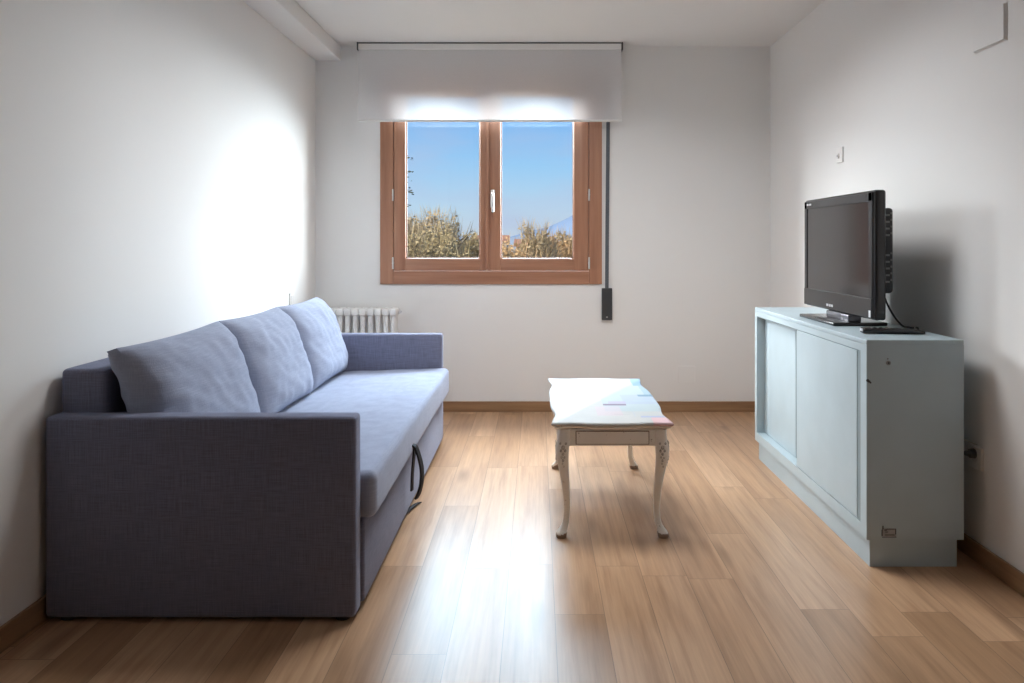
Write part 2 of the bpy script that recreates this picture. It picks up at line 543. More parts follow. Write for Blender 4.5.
# ------------------------------------------------------------------ roller blind
blind = thing('roller_blind', (-.33, 5.36, 2.07), 'white translucent roller blind half lowered over the wooden window', 'blind')
BX0, BX1, BZ = -1.268, .602, 2.074
yb = 5.335
bm = BM()
nx, nz = 40, 14
g = []
for i in range(nx + 1):
    col = []
    for k in range(nz + 1):
        x = BX0 + .004 + (BX1 - BX0 - .008) * i / nx
        z = BZ + .008 + (2.585 - BZ - .008) * k / nz
        y = yb + .0025 * math.sin(x * 5.0) * (1 - k / nz)
        col.append((x, y, z))
    g.append(col)
vs = [[bm.verts.new(p) for p in c] for c in g]
vb = [[bm.verts.new((p[0], p[1] + .0012, p[2])) for p in c] for c in g]
for i in range(nx):
    for k in range(nz):
        bm.faces.new((vs[i][k], vs[i + 1][k], vs[i + 1][k + 1], vs[i][k + 1]))
me_b = part('blind_fabric', bm, M['blind'], blind, True)
bm = BM()
box(bm, BX0 + .003, BX1 - .003, yb - .006, yb + .008, BZ, BZ + .016, .004, 2)
part('bottom_bar', bm, M['white_plastic'], blind, True)
part('fascia', box(BM(), BX0 + .006, BX1 - .006, yb - .014, yb - .006, 2.583, 2.624, .003), M['white_plastic'], blind)
bm = BM(); rod(bm, (BX0 + .012, yb + .028, 2.598), (BX1 - .012, yb + .028, 2.598), .026, n=20)
part('roller_tube', bm, M['white_plastic'], blind, True)
for x in (BX0 - .004, BX1 - .004):
    part('bracket', box(BM(), x, x + .009, yb - .016, yb + .06, 2.580, ZC - .0, .002), M['dark_plastic'], blind)
part('mounting_rail', box(BM(), BX0 + .005, BX1 - .005, yb - .012, yb + .055, 2.626, ZC, .002), M['grey_mark'], blind)

# ------------------------------------------------------------------ shutter strap and winder
sw = thing('shutter_winder', (.503, YB, .66), 'dark grey shutter strap running down to its winder box beside the window', 'shutter strap')
bm = BM()
box(bm, .466, .541, YB - .026, YB, .662, .892, .004, 2)
wb = part('winder_box', bm, M['dark_plastic'], sw)
bm = BM(); rod(bm, (.503, YB - .0275, .684), (.503, YB - .024, .684), .006, n=12)
part('screw', bm, M['metal'], wb, True)
bm = BM()
ribbon(bm, [(.503, YB - .013, .89), (.506, YB - .013, 1.4), (.515, YB - .013, 2.36), (.516, YB - .001, 2.40)], (1, 0, 0), .026, .0022)
part('strap', bm, M['slate_webbing'], sw)
part('strap_guide', box(BM(), .494, .538, YB - .02, YB, 2.38, 2.44, .004), M['dark_plastic'], sw)

# ------------------------------------------------------------------ radiator
rad = thing('radiator', (-1.23, YB - .1, .12), 'white column radiator under the window behind the far sofa arm', 'radiator')
rx1, pitch, nsec = -.982, .0535, 10
yr = YB - .115
for k in range(nsec):
    xc = rx1 - pitch * (k + .5)
    bm = BM()
    for yy in (yr - .038, yr + .038):
        pts = [(xc, yy, .13), (xc, yy, .17), (xc, yy, .70), (xc, yy + (.004 if yy < yr else -.004), .735)]
        rings = []
        for (px, py, pz), (a, b) in zip(pts, [(.019, .016), (.0165, .014), (.0165, .014), (.022, .017)]):
            rings.append([(px + a * math.cos(t), py + b * math.sin(t), pz) for t in [2 * math.pi * i / 12 for i in range(12)]])
        loft(bm, rings)
    # rounded heads joining the two columns
    for z0, z1 in ((.705, .757), (.12, .165)):
        box(bm, xc - .0255, xc + .0255, yr - .06, yr + .056, z0, z1, .012, 3)
    part('section', bm, M['white_metal'], rad, True)
bm = BM()
rod(bm, (rx1, yr, .728), (rx1 + .02, yr, .728), .011, n=12)
rod(bm, (rx1 + .018, yr - .012, .728), (rx1 + .018, yr + .012, .728), .009, n=12)
part('bleed_valve', bm, M['metal'], rad, True)
bm = BM()
rod(bm, (rx1, yr, .14), (rx1 + .045, yr, .14), .011, n=12)
rod(bm, (rx1 + .045, yr, .15), (rx1 + .045, yr, 0.0), .009, n=12)
part('supply_pipe', bm, M['white_metal'], rad, True)
for x in (rx1 - pitch * 1.0, rx1 - pitch * 8.0):
    part('wall_bracket', box(BM(), x - .01, x + .01, yr + .05, YB, .60, .63, .002), M['white_metal'], rad)

# ------------------------------------------------------------------ sofa
SX0, SXA = -1.578, -.581
SY0, SY1, AT = 2.413, 4.685, .08
sofa = thing('sofa', (-1.08, 3.55, 0), 'blue grey three seat fabric sofa bed along the bare wall', 'sofa')
for y in (SY0, SY1 - AT):
    bm = box(BM(), SX0, SXA, y, y + AT, .014, .660, .015, 4)
    part('armrest', bm, M['fabric'], sofa, True)
# piping seams on the arm outlines
bk0, bk1 = SY0 + AT + .001, SY1 - AT - .001
bm = box(BM(), SX0, -1.428, bk0, bk1, .022, .800, .018, 4)
part('backrest', bm, M['fabric'], sofa, True)
part('storage_box', box(BM(), -1.426, -.602, bk0, bk1, .03, .298, .006), M['fabric'], sofa)
part('drawer_front', box(BM(), -.601, -.572, bk0 + .004, bk1 - .004, .026, .296, .01, 3), M['fabric'], sofa, True)

def soft_slab(x0, x1, y0, y1, z0, z1, r, nx=40, ny=60, sag=0.0, tilt=0.0, seed=0, amp=.004):
    t = bmesh.new()
    bmesh.ops.create_cube(t, size=1)
    for v in t.verts:
        v.co = V(((x0 + x1) / 2 + v.co.x * (x1 - x0), (y0 + y1) / 2 + v.co.y * (y1 - y0), (z0 + z1) / 2 + v.co.z * (z1 - z0)))
    bmesh.ops.bevel(t, geom=list(t.edges), offset=r, segments=5, profile=.5, affect='EDGES')
    # slice into a fine grid so that the surface can sag and crease
    for i in range(1, nx):
        x = x0 + (x1 - x0) * i / nx
        bmesh.ops.bisect_plane(t, geom=t.verts[:] + t.edges[:] + t.faces[:], plane_co=(x, 0, 0), plane_no=(1, 0, 0))
    for i in range(1, ny):
        y = y0 + (y1 - y0) * i / ny
        bmesh.ops.bisect_plane(t, geom=t.verts[:] + t.edges[:] + t.faces[:], plane_co=(0, y, 0), plane_no=(0, 1, 0))
    for v in t.verts:
        u = (v.co.x - x0) / (x1 - x0)
        w = (v.co.y - y0) / (y1 - y0)
        top = max(0, min(1, (v.co.z - z0) / (z1 - z0)))
        n = noise.noise(V((v.co.x * 7, v.co.y * 4, seed))) * amp + noise.noise(V((v.co.x * 22, v.co.y * 9, seed + 3))) * amp * .35
        edge = min(1, 8 * u * (1 - u)) * min(1, 12 * w * (1 - w))
        v.co.z += top * (n + sag * edge - tilt * (1 - u))
        if u > .9:                                   # front lip: slight puckering along the seam
            v.co.x += .004 * math.sin(v.co.y * 9) * noise.noise(V((v.co.y * 2.3, 1, seed))) + .003 * noise.noise(V((v.co.y * 14, v.co.z * 18, seed)))
    return t
seat = soft_slab(-1.424, -.534, bk0 + .002, bk1 - .002, .3, .459, .03, sag=.004, tilt=.03, amp=.0035)
part('seat', seat, M['cushion'], sofa, True)
# pull strap hanging from the seat edge
bm = BM()
ys = 3.235
ribbon(bm, smooth_path([(-.550, ys + .02, .342), (-.530, ys + .02, .335), (-.531, ys + .02, .30), (-.538, ys + .02, .22), (-.540, ys + .02, .148)], 6), (.25, 1, 0), .022, .006)
ribbon(bm, smooth_path([(-.548, ys, .350), (-.524, ys, .345), (-.508, ys - .002, .31), (-.494, ys - .004, .25), (-.495, ys - .004, .19), (-.506, ys - .004, .145), (-.518, ys - .002, .122)], 6), (.35, 1, 0), .024, .009)
part('pull_strap', bm, M['strap'], sofa)
bm = BM()
ribbon(bm, smooth_path([(-.548, 3.52, .006), (-.566, 3.47, .010), (-.585, 3.38, .012), (-.60, 3.30, .018)], 5), (1, .3, 0), .020, .005)
part('strap_end', bm, M['strap'], sofa)
for (x, y) in ((-1.52, SY0 + .04), (-.63, SY0 + .04), (-1.52, SY1 - .04), (-.63, SY1 - .04)):
    bm = BM(); rod(bm, (x, y, 0), (x, y, .016), .024, .026, 16)
    part('foot', bm, M['dark_plastic'], sofa, True)

# ------------------------------------------------------------------ back cushions
def pillow(W, H, T, seed, near=0):
    """local: width along Y, height along Z, thickness along X (front = +X)"""
    bm = BM()
    n, m = 46, 36
    def pt(i, k, side):
        u = -1 + 2 * i / n; v = -1 + 2 * k / m
        e = (max(0, 1 - abs(u) ** 4.2) ** .5) * (max(0, 1 - abs(v) ** 3.4) ** .5)
        t = T * e + .018
        # edges pull in a little between the corners
        yy = u * W / 2 * (1.012 - .034 * (1 - v * v)) ; zz = v * H / 2 * (1.015 - .042 * (1 - u * u))
        wr = .010 * noise.noise(V((u * 2.2, v * 2.2, seed))) + .006 * noise.noise(V((u * 6 + v * 2, v * 5 - u, seed + 9)))
        r = math.hypot(u, v)
        wr += .004 * noise.noise(V((math.atan2(v, u) * 5, r * 2, seed + 5))) * (1 if r > .8 else .2)
        if v < -.3: t *= 1 + .10 * (-v - .3)
        x = side * (t + wr * min(1, e * 2))
        f = max(0, (v - .35) / .65) ** 1.6                       # the top flops back over the backrest
        x -= f * (.022 + near * .008 * (1 - u) / 2)
        zz -= f * near * .015 * (1 - u) / 2
        return V((x, yy, zz))
    F = [[bm.verts.new(pt(i, k, 1)) for k in range(m + 1)] for i in range(n + 1)]
    B = [[bm.verts.new(pt(i, k, -1)) for k in range(m + 1)] for i in range(n + 1)]
    for i in range(n):
        for k in range(m):
            bm.faces.new((F[i][k], F[i + 1][k], F[i + 1][k + 1], F[i][k + 1]))
            bm.faces.new((B[i][k], B[i][k + 1], B[i + 1][k + 1], B[i + 1][k]))
    ring = [(i, 0) for i in range(n)] + [(n, k) for k in range(m)] + [(i, m) for i in range(n, 0, -1)] + [(0, k) for k in range(m, 0, -1)]
    for a in range(len(ring)):
        p, q = ring[a], ring[(a + 1) % len(ring)]
        bm.faces.new((F[p[0]][p[1]], B[p[0]][p[1]], B[q[0]][q[1]], F[q[0]][q[1]]))
    bmesh.ops.remove_doubles(bm, verts=bm.verts, dist=1e-5)
    return bm

CL = ['blue grey back cushion beside the near sofa arm, half in shade',
      'blue grey middle back cushion between two others on the sofa',
      'blue grey back cushion beside the far sofa arm, nearest the radiator']
spots = [(2.824, .694, -.05, 1), (3.537, .694, .0, 12), (4.245, .694, .0, 23)]
for (y, W, rz, sd), lab in zip(spots, CL):
    bm = pillow(W, .47, .088, sd, 1 if sd == 1 else 0)
    Rm = Matrix.Rotation(math.radians(-19), 4, 'Y')
    Rz = Matrix.Rotation(rz, 4, 'Z')
    bmesh.ops.transform(bm, matrix=Rz @ Rm, verts=bm.verts)
    o = link('back_cushion', bm, M['cushion'], None, True)
    o.location = (-1.280 if sd == 1 else -1.260, y, .664)
    tag(o, lab, 'cushion', 'back cushions on the sofa')

# ------------------------------------------------------------------ coffee table
TX, TY = .3105, 3.60
tb = thing('coffee_table', (TX, TY, 0), 'cream painted coffee table with curved legs and pasted paper top', 'table')
HW, HL = .252, .51
def outline(scale=0.0):
    P = []
    N = 40
    def long_off(v): return -.018 * math.exp(-((abs(v) - .66) / .21) ** 2) - .002 + .002 * v * v
    def short_off(u): return -.010 * math.exp(-((abs(u) - .60) / .22) ** 2) + .004 * math.cos(u * 3.1)
    for i in range(N): v = -1 + 2 * i / N; P.append(V((HW + long_off(v), v * HL, 0)))
    for i in range(N): u = 1 - 2 * i / N; P.append(V((u * HW, HL + short_off(u), 0)))
    for i in range(N): v = 1 - 2 * i / N; P.append(V((-HW - long_off(v), v * HL, 0)))
    for i in range(N): u = -1 + 2 * i / N; P.append(V((u * HW, -HL - short_off(u), 0)))
    return [V((TX + p.x * (1 - scale / HW), TY + p.y * (1 - scale / HL), 0)) for p in P]
def ringz(s, z): return [V((p.x, p.y, z)) for p in outline(s)]
bm = BM()
loft(bm, [ringz(.016, .462), ringz(.006, .4645), ringz(.0, .469), ringz(.0, .474), ringz(.003, .478), ringz(.008, .480)])
part('tabletop', bm, M['table_top'], tb, True)
bm = BM()
loft(bm, [ringz(.032, .446), ringz(.022, .449), ringz(.014, .454), ringz(.010, .4585), ringz(.013, .4625)])
part('tabletop_moulding', bm, M['cream'], tb, True)
lx = (.112, .512); ly = (3.135, 4.065)
az0, az1 = .378, .4465
bm = BM()
box(bm, lx[0], lx[1], ly[0] - .016, ly[0] + .004, az0, az1, .002)
box(bm, lx[0], lx[1], ly[1] - .004, ly[1] + .016, az0, az1, .002)
box(bm, lx[0] - .016, lx[0] + .004, ly[0], ly[1], az0, az1, .002)
box(bm, lx[1] - .004, lx[1] + .016, ly[0], ly[1], az0, az1, .002)
part('apron', bm, M['cream'], tb)
for yy, sgn in ((ly[0] - .016, -1), (ly[1] + .016, 1)):
    bm = BM()
    box(bm, lx[0] + .048, lx[1] - .048, yy - .0035 if sgn < 0 else yy, yy if sgn < 0 else yy + .0035, az0 + .006, az1 - .006, .001)
    pn = part('apron_panel', bm, M['worn_line'], tb)
    bm = BM()
    box(bm, lx[0] + .051, lx[1] - .051, yy - .0055 if sgn < 0 else yy + .001, yy - .001 if sgn < 0 else yy + .0055, az0 + .009, az1 - .009, .001)
    part('panel_face', bm, M['cream'], pn)
PROF = [(.447, .000, .0250), (.40, .001, .0265), (.37, .006, .0275), (.335, .007, .0262), (.30, .003, .0228), (.25, -.003, .0195), (.20, -.008, .0168),
        (.14, -.012, .0142), (.09, -.012, .0130), (.055, -.007, .0136), (.034, .002, .0165), (.020, .009, .0215), (.008, .011, .0225), (.0, .011, .0205)]
for x, sx in ((lx[0], -1), (lx[1], 1)):
    for y, sy in ((ly[0], -1), (ly[1], 1)):
        bm = BM()
        pts = smooth_path([(o, r, z) for z, o, r in PROF], 4)
        rings = []
        for p in pts:
            o, r, z = p.x, p.y, max(0, p.z)
            ring = []
            for i in range(20):
                t = 2 * math.pi * i / 20
                c, s = math.cos(t), math.sin(t)
                k = (abs(c) ** 3.2 + abs(s) ** 3.2) ** (-1 / 3.2)
                ring.append((x + sx * o + r * k * c, y + sy * o + r * k * s, z))
            rings.append(ring)
        loft(bm, rings)
        lg = part('leg', bm, M['cream'], tb, True)
        # carved flower sprig on the knee
        bm = BM()
        for (du, z, rr) in ((0, .375, .0085), (-.008, .362, .0065), (.008, .362, .0065), (0, .349, .007), (-.006, .336, .006), (.006, .334, .005), (0, .322, .006), (-.002, .308, .0045), (.003, .296, .004), (.012, .392, .005), (-.011, .392, .005)):
            for face in (0, 1):
                off = .0275 + .0055
                px, py = (x + sx * .005 + du, y + sy * off) if face == 0 else (x + sx * off, y + sy * .005 + du)
                if z < .32:
                    if face == 0: py = y + sy * (off - .004)
                    else: px = x + sx * (off - .004)
                bmesh.ops.create_icosphere(bm, subdivisions=1, radius=rr, matrix=Matrix.Translation((px, py, z)) @ Matrix.Diagonal((1, .55, 1.25, 1) if face == 0 else (.55, 1, 1.25, 1)))
        part('carving', bm, M['carving'], lg, True)

# ------------------------------------------------------------------ sideboard
CX0, CX1, CY0, CY1, CZ = 1.232, 1.596, 2.819, 4.262, .854
sb = thing('sideboard', (1.41, 3.54, 0), 'pale blue green sideboard with two sliding doors under the television', 'sideboard')
part('plinth', box(BM(), CX0 + .018, CX1 - .018, CY0 + .014, CY1 - .014, 0, .107, .002), M['cab'], sb)
bm = BM()
sw_ = .044
box(bm, CX0, CX1, CY0, CY1, CZ - .018, CZ, .002)                          # top board
box(bm, CX0, CX1, CY0 + .052, CY1 - .036, .808, CZ - .0185)               # front rails
box(bm, CX0, CX1, CY0 + .052, CY1 - .036, .107, .155)
box(bm, CX0, CX1, CY0, CY0 + .052, .107, CZ - .0181)
box(bm, CX0, CX1, CY1 - .036, CY1, .107, CZ - .0181)
box(bm, CX1 - .012, CX1, CY0 + .05, CY1 - .035, .15, .81)
part('carcass', bm, M['cab'], sb)
def door(y0, y1, x, near_ch, far_ch, name='door'):
    z0, z1 = .158, .803
    bm = BM()
    box(bm, x, x + .02, y0 + near_ch, y1 - far_ch, z0, z1, .0015)
    d = part(name, bm, M['cab'], sb)
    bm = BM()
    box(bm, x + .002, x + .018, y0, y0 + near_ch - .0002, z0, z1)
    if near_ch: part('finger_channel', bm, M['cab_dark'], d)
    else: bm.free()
    return d
door(CY0 + .052, 3.58, CX0 + .001, .036, 0)
door(3.53, CY1 - .037, CX0 + .044, .19, 0)
# guide grooves above and below the doors
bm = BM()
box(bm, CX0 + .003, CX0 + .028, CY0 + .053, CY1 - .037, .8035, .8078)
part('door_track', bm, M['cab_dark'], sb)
# small fittings on the near side: lock, screw hole, paint chip, sticker
yn = CY0
def sidebit(name, x0, x1, z0, z1, t, mat, root=sb): return part(name, box(BM(), x0, x1, yn - t, yn + .001, z0, z1, min(t, .002) * .5), mat, root)
bm = BM(); rod(bm, (1.313, yn - .004, .769), (1.313, yn + .001, .769), .0085, n=16)
lk = part('lock', bm, M['grey_mark'], sb, True)
bm = BM(); rod(bm, (1.313, yn - .0048, .769), (1.313, yn - .003, .769), .004, n=10)
part('keyhole', bm, M['mark'], lk)
bm = BM(); rod(bm, (1.311, yn - .0012, .784), (1.311, yn + .001, .784), .0032, n=10)
part('screw_hole', bm, M['grey_mark'], sb)
bm = BM()
for (x, z, r) in ((1.236, .703, .006), (1.242, .699, .005), (1.247, .695, .0035)):
    rod(bm, (x, yn - .001, z), (x, yn + .001, z), r, n=7)
part('paint_chip', bm, M['mark'], sb)
lb = sidebit('sticker', 1.290, 1.343, .117, .150, .0012, M['label_mat'])
bm = BM()
y_ = yn - .0019
def ink(x0, x1, z0, z1): box(bm, x0, x1, y_, y_ + .0009, z0, z1)
ink(1.290, 1.343, .1165, .1185); ink(1.300, 1.336, .1245, .1275); ink(1.298, 1.308, .142, .1465); ink(1.306, 1.342, .1465, .1485)
ink(1.301, 1.311, .1355, .1385); ink(1.288, 1.2915, .122, .146); ink(1.2905, 1.295, .147, .160); ink(1.339, 1.342, .128, .146)
part('sticker_print', bm, M['mark'], lb)

# ------------------------------------------------------------------ television
tv = thing('television', (1.40, 3.50, CZ), 'black flat screen television on a glass foot on the sideboard', 'television')
TYa, TYb = 3.10, 3.905
TZ0, TZ1 = .897, 1.437
tx = 1.388
part('casing', box(BM(), tx, tx + .050, TYa, TYb, TZ0, TZ1, .012, 4), M['tv_black'], tv, True)
part('bezel', (lambda b: (box(b, tx - .007, tx + .004, TYa + .010, TYa + .045, TZ0 + .090, TZ1 - .010, .003), box(b, tx - .007, tx + .004, TYb - .045, TYb - .010, TZ0 + .090, TZ1 - .010, .003),
                          box(b, tx - .007, tx + .004, TYa + .010, TYb - .010, TZ1 - .048, TZ1 - .010, .003), box(b, tx - .009, tx + .004, TYa + .010, TYb - .010, TZ0 + .006, TZ0 + .090, .003), b)[-1])(BM()), M['tv_black'], tv)
part('screen', box(BM(), tx - .003, tx + .001, TYa + .044, TYb - .044, TZ0 + .089, TZ1 - .047), M['screen'], tv)
bm = box(BM(), tx + .048, 1.498, 3.165, 3.84, 1.005, 1.365, .014, 3)
bh = part('back_housing', bm, M['tv_back'], tv, True)
for i in range(11):
    z = 1.05 + i * .028
    if 5 <= i <= 6: continue
    part('vent_slot', box(BM(), 1.458, 1.480, 3.1635, 3.166, z, z + .008), M['grey_mark'], bh)
    part('signal_port', box(BM(), 1.484, 1.491, 3.1635, 3.166, z + .008, z + .016), M['grey_mark'], bh)
bm = BM()
box(bm, 1.366, 1.425, 3.31, 3.565, CZ + .0155, TZ0 + .004, .006, 3)
part('stand_neck', bm, M['tv_grey'], tv, True)
bm = BM()
box(bm, 1.292, 1.530, 3.285, 3.715, CZ, CZ + .016, .006, 3)
part('stand_base', bm, M['tv_black'], tv, True)
bm = BM()
for i, w in enumerate((.010, .006, .010, .004, .010, .008)):
    y = 3.555 + i * .0135 - .04
    box(bm, tx - .0100, tx - .0085, y, y + w, .918, .929)
part('logo', bm, M['silver'], tv)
bm = BM()
for i, w in enumerate((.012, .006, .010, .012)):
    y = TYb - .048 - i * .016
    box(bm, tx - .0080, tx - .0065, y - w, y, TZ1 - .031, TZ1 - .022)
part('badge', bm, M['silver'], tv)
part('corner_badge', box(BM(), tx - .0100, tx - .0085, TYa + .018, TYa + .034, TZ0 + .012, TZ0 + .040), M['silver'], tv)
bm = BM()
tube(bm, smooth_path([(1.505, 3.30, 1.02), (1.53, 3.27, .93), (1.555, 3.22, .868), (1.575, 3.19, .8595), (1.592, 3.18, .8590)], 6), .0042, 8)
part('cable', bm, M['tv_back'], tv, True)

# ------------------------------------------------------------------ remote control on the sideboard
rm = thing('remote_control', (1.425, 3.02, CZ), 'black remote control lying on the near end of the sideboard top', 'remote control')
RM = Matrix.Translation((1.425, 3.02, CZ)) @ Matrix.Rotation(-.10, 4, 'Z')
def rpart(name, bm, mat, root, smooth=False):
    bmesh.ops.transform(bm, matrix=RM, verts=bm.verts)
    return part(name, bm, mat, root, smooth)
bm = BM()
def rsec(x, hw, z0, z1):
    P = []
    for i in range(16):
        t = 2 * math.pi * i / 16
        c, s_ = math.cos(t), math.sin(t)
        k = (abs(c) ** 4 + abs(s_) ** 4) ** -.25
        P.append((x, hw * k * c, (z0 + z1) / 2 + (z1 - z0) / 2 * k * s_))
    return P
loft(bm, [rsec(-.120, .021, .003, .021), rsec(-.116, .025, .001, .024), rsec(-.04, .026, .0, .025), rsec(.03, .025, .0, .022), rsec(.10, .023, .0, .015), rsec(.117, .020, .001, .012)])
body = rpart('body', bm, M['tv_black'], rm, True)
rpart('infrared_window', box(BM(), -.1225, -.1165, -.015, .015, .010, .020, .001), M['silver'], rm)
for i in range(4):
    for k in range(3):
        bm = BM(); rod(bm, (-.085 + i * .022, -.013 + k * .013, .023), (-.085 + i * .022, -.013 + k * .013, .0262), .004, n=10)
        rpart('button', bm, M['grey_mark'], rm, True)

# ------------------------------------------------------------------ wall plates
def plate_right(name, y, z, w, hgt, t, label, cat):
    o = thing(name, (XR, y, z), label, cat)
    part('faceplate', box(BM(), XR - t, XR, y - w / 2, y + w / 2, z - hgt / 2, z + hgt / 2, min(.003, t * .4), 2), M['white_plastic'], o)
    return o
o = plate_right('aerial_socket', 4.18, 1.705, .082, .084, .011, 'small white aerial socket plate high on the wall above the television', 'socket')
bm = BM(); rod(bm, (XR - .018, 4.185, 1.700), (XR - .011, 4.185, 1.700), .014, n=16)
part('connector', bm, M['plate_plastic'], o, True)
bm = BM(); rod(bm, (XR - .019, 4.185, 1.700), (XR - .0175, 4.185, 1.700), .006, n=12)
part('pin_hole', bm, M['grey_mark'], o)
o = thing('junction_cover', (XR, 2.80, 2.01), 'white rectangular cover panel high up near the ceiling above the sideboard', 'cover panel')
part('cover', box(BM(), XR - .013, XR, 2.703, 2.894, 1.948, 2.077, .002), M['wall'], o)
part('back_rim', box(BM(), XR - .004, XR, 2.699, 2.898, 1.944, 2.081), M['plate_plastic'], o)
o = plate_right('power_socket', 2.885, .397, .085, .085, .012, 'white power socket low on the wall behind the sideboard', 'socket')
bm = BM(); rod(bm, (XR - .0125, 2.885, .4), (XR - .010, 2.885, .4), .021, n=20)
part('socket_well', bm, M['plate_plastic'], o)
o = thing('power_plug', (XR - .0125, 2.885, .412), 'black power plug pushed into the white wall socket', 'plug')
bm = BM()
rod(bm, (XR - .0125, 2.885, .412), (XR - .030, 2.885, .412), .019, .016, 16)
rod(bm, (XR - .030, 2.885, .412), (XR - .052, 2.887, .414), .013, .007, 14)
part('plug_body', bm, M['dark_plastic'], o, True)
bm = BM(); tube(bm, smooth_path([(XR - .050, 2.887, .414), (XR - .068, 2.90, .416), (XR - .075, 2.95, .45), (XR - .07, 3.05, .6), (XR - .07, 3.18, .82), (XR - .078, 3.18, .857), (XR - .088, 3.18, .8595)], 6), .0038, 8)
part('lead', bm, M['dark_plastic'], o, True)
o = thing('thin_wire', (XR - .05, 2.86, .47), 'thin pale wire drooping from the sideboard to the wall socket', 'wire')
bm = BM(); tube(bm, smooth_path([(XR - .001, 2.885, .446), (XR - .02, 2.878, .452), (XR - .05, 2.868, .466), (XR - .075, 2.862, .474), (XR - .085, 2.862, .47)], 6), .0016, 6)
part('wire_core', bm, plain('beige_wire', (.5, .45, .33, 1), .5), o, True)
o = thing('blank_plate', (1.08, YB, .267), 'flush wall coloured blank plate on the window wall above the baseboard', 'wall plate')
part('faceplate', box(BM(), 1.018, 1.140, YB - .005, YB, .206, .329, .0015), M['wall'], o)
bm = BM()
for z in (.214, .222): box(bm, 1.026, 1.126, YB - .0056, YB - .0045, z, z + .0015)
part('groove', bm, M['plate_plastic'], o)
o = thing('light_switch', (XL, 4.90, .85), 'white switch plate on the bare wall above the far sofa cushion', 'switch')
part('faceplate', box(BM(), XL, XL + .011, 4.86, 4.94, .808, .892, .003, 2), M['white_plastic'], o)
part('rocker', box(BM(), XL + .010, XL + .014, 4.875, 4.925, .823, .877, .0015), M['plate_plastic'], o)

# ------------------------------------------------------------------ outside
GZ = -3.6
bm = BM()
g = [[None] * 41 for _ in range(41)]
for i in range(41):
    for k in range(41):
        x = -220 + 11 * i; y = 5.9 + (k / 40) ** 2 * 700
        g[i][k] = bm.verts.new((x, y, GZ + .25 * noise.noise(V((x * .05, y * .05, 2)))))
for i in range(40):
    for k in range(40): bm.faces.new((g[i][k], g[i + 1][k], g[i + 1][k + 1], g[i][k + 1]))
tag(link('ground_outside', bm, M['ground_out'], None, True), kind='structure')

def ridge(name, mat, y0, depth, x0, x1, hfun, n=90, m=14):
    bm = BM(); g = []
    for i in range(n + 1):
        x = x0 + (x1 - x0) * i / n; row = []
        for k in range(m + 1):
            t = k / m
            y = y0 + depth * t
            h_ = hfun(x) * math.sin(math.pi * min(1, t * 1.0 + .0)) if 0 < k < m else 0
            h_ *= 1 + .10 * noise.noise(V((x * .02, y * .02, 4)))
            row.append(bm.verts.new((x, y, GZ + h_)))
        g.append(row)
    for i in range(n):
        for k in range(m): bm.faces.new((g[i][k], g[i + 1][k], g[i + 1][k + 1], g[i][k + 1]))
    tag(link(name, bm, mat, None, True), kind='structure')
# mountain rising towards the side of the right-hand pane, low wooded hills before it
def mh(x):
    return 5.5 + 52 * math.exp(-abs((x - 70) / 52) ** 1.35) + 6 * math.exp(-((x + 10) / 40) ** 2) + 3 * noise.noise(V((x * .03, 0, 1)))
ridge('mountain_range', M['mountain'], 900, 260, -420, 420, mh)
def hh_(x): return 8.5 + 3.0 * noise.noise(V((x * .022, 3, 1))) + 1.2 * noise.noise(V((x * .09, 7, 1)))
ridge('hill_line', M['hill'], 380, 120, -220, 220, hh_)

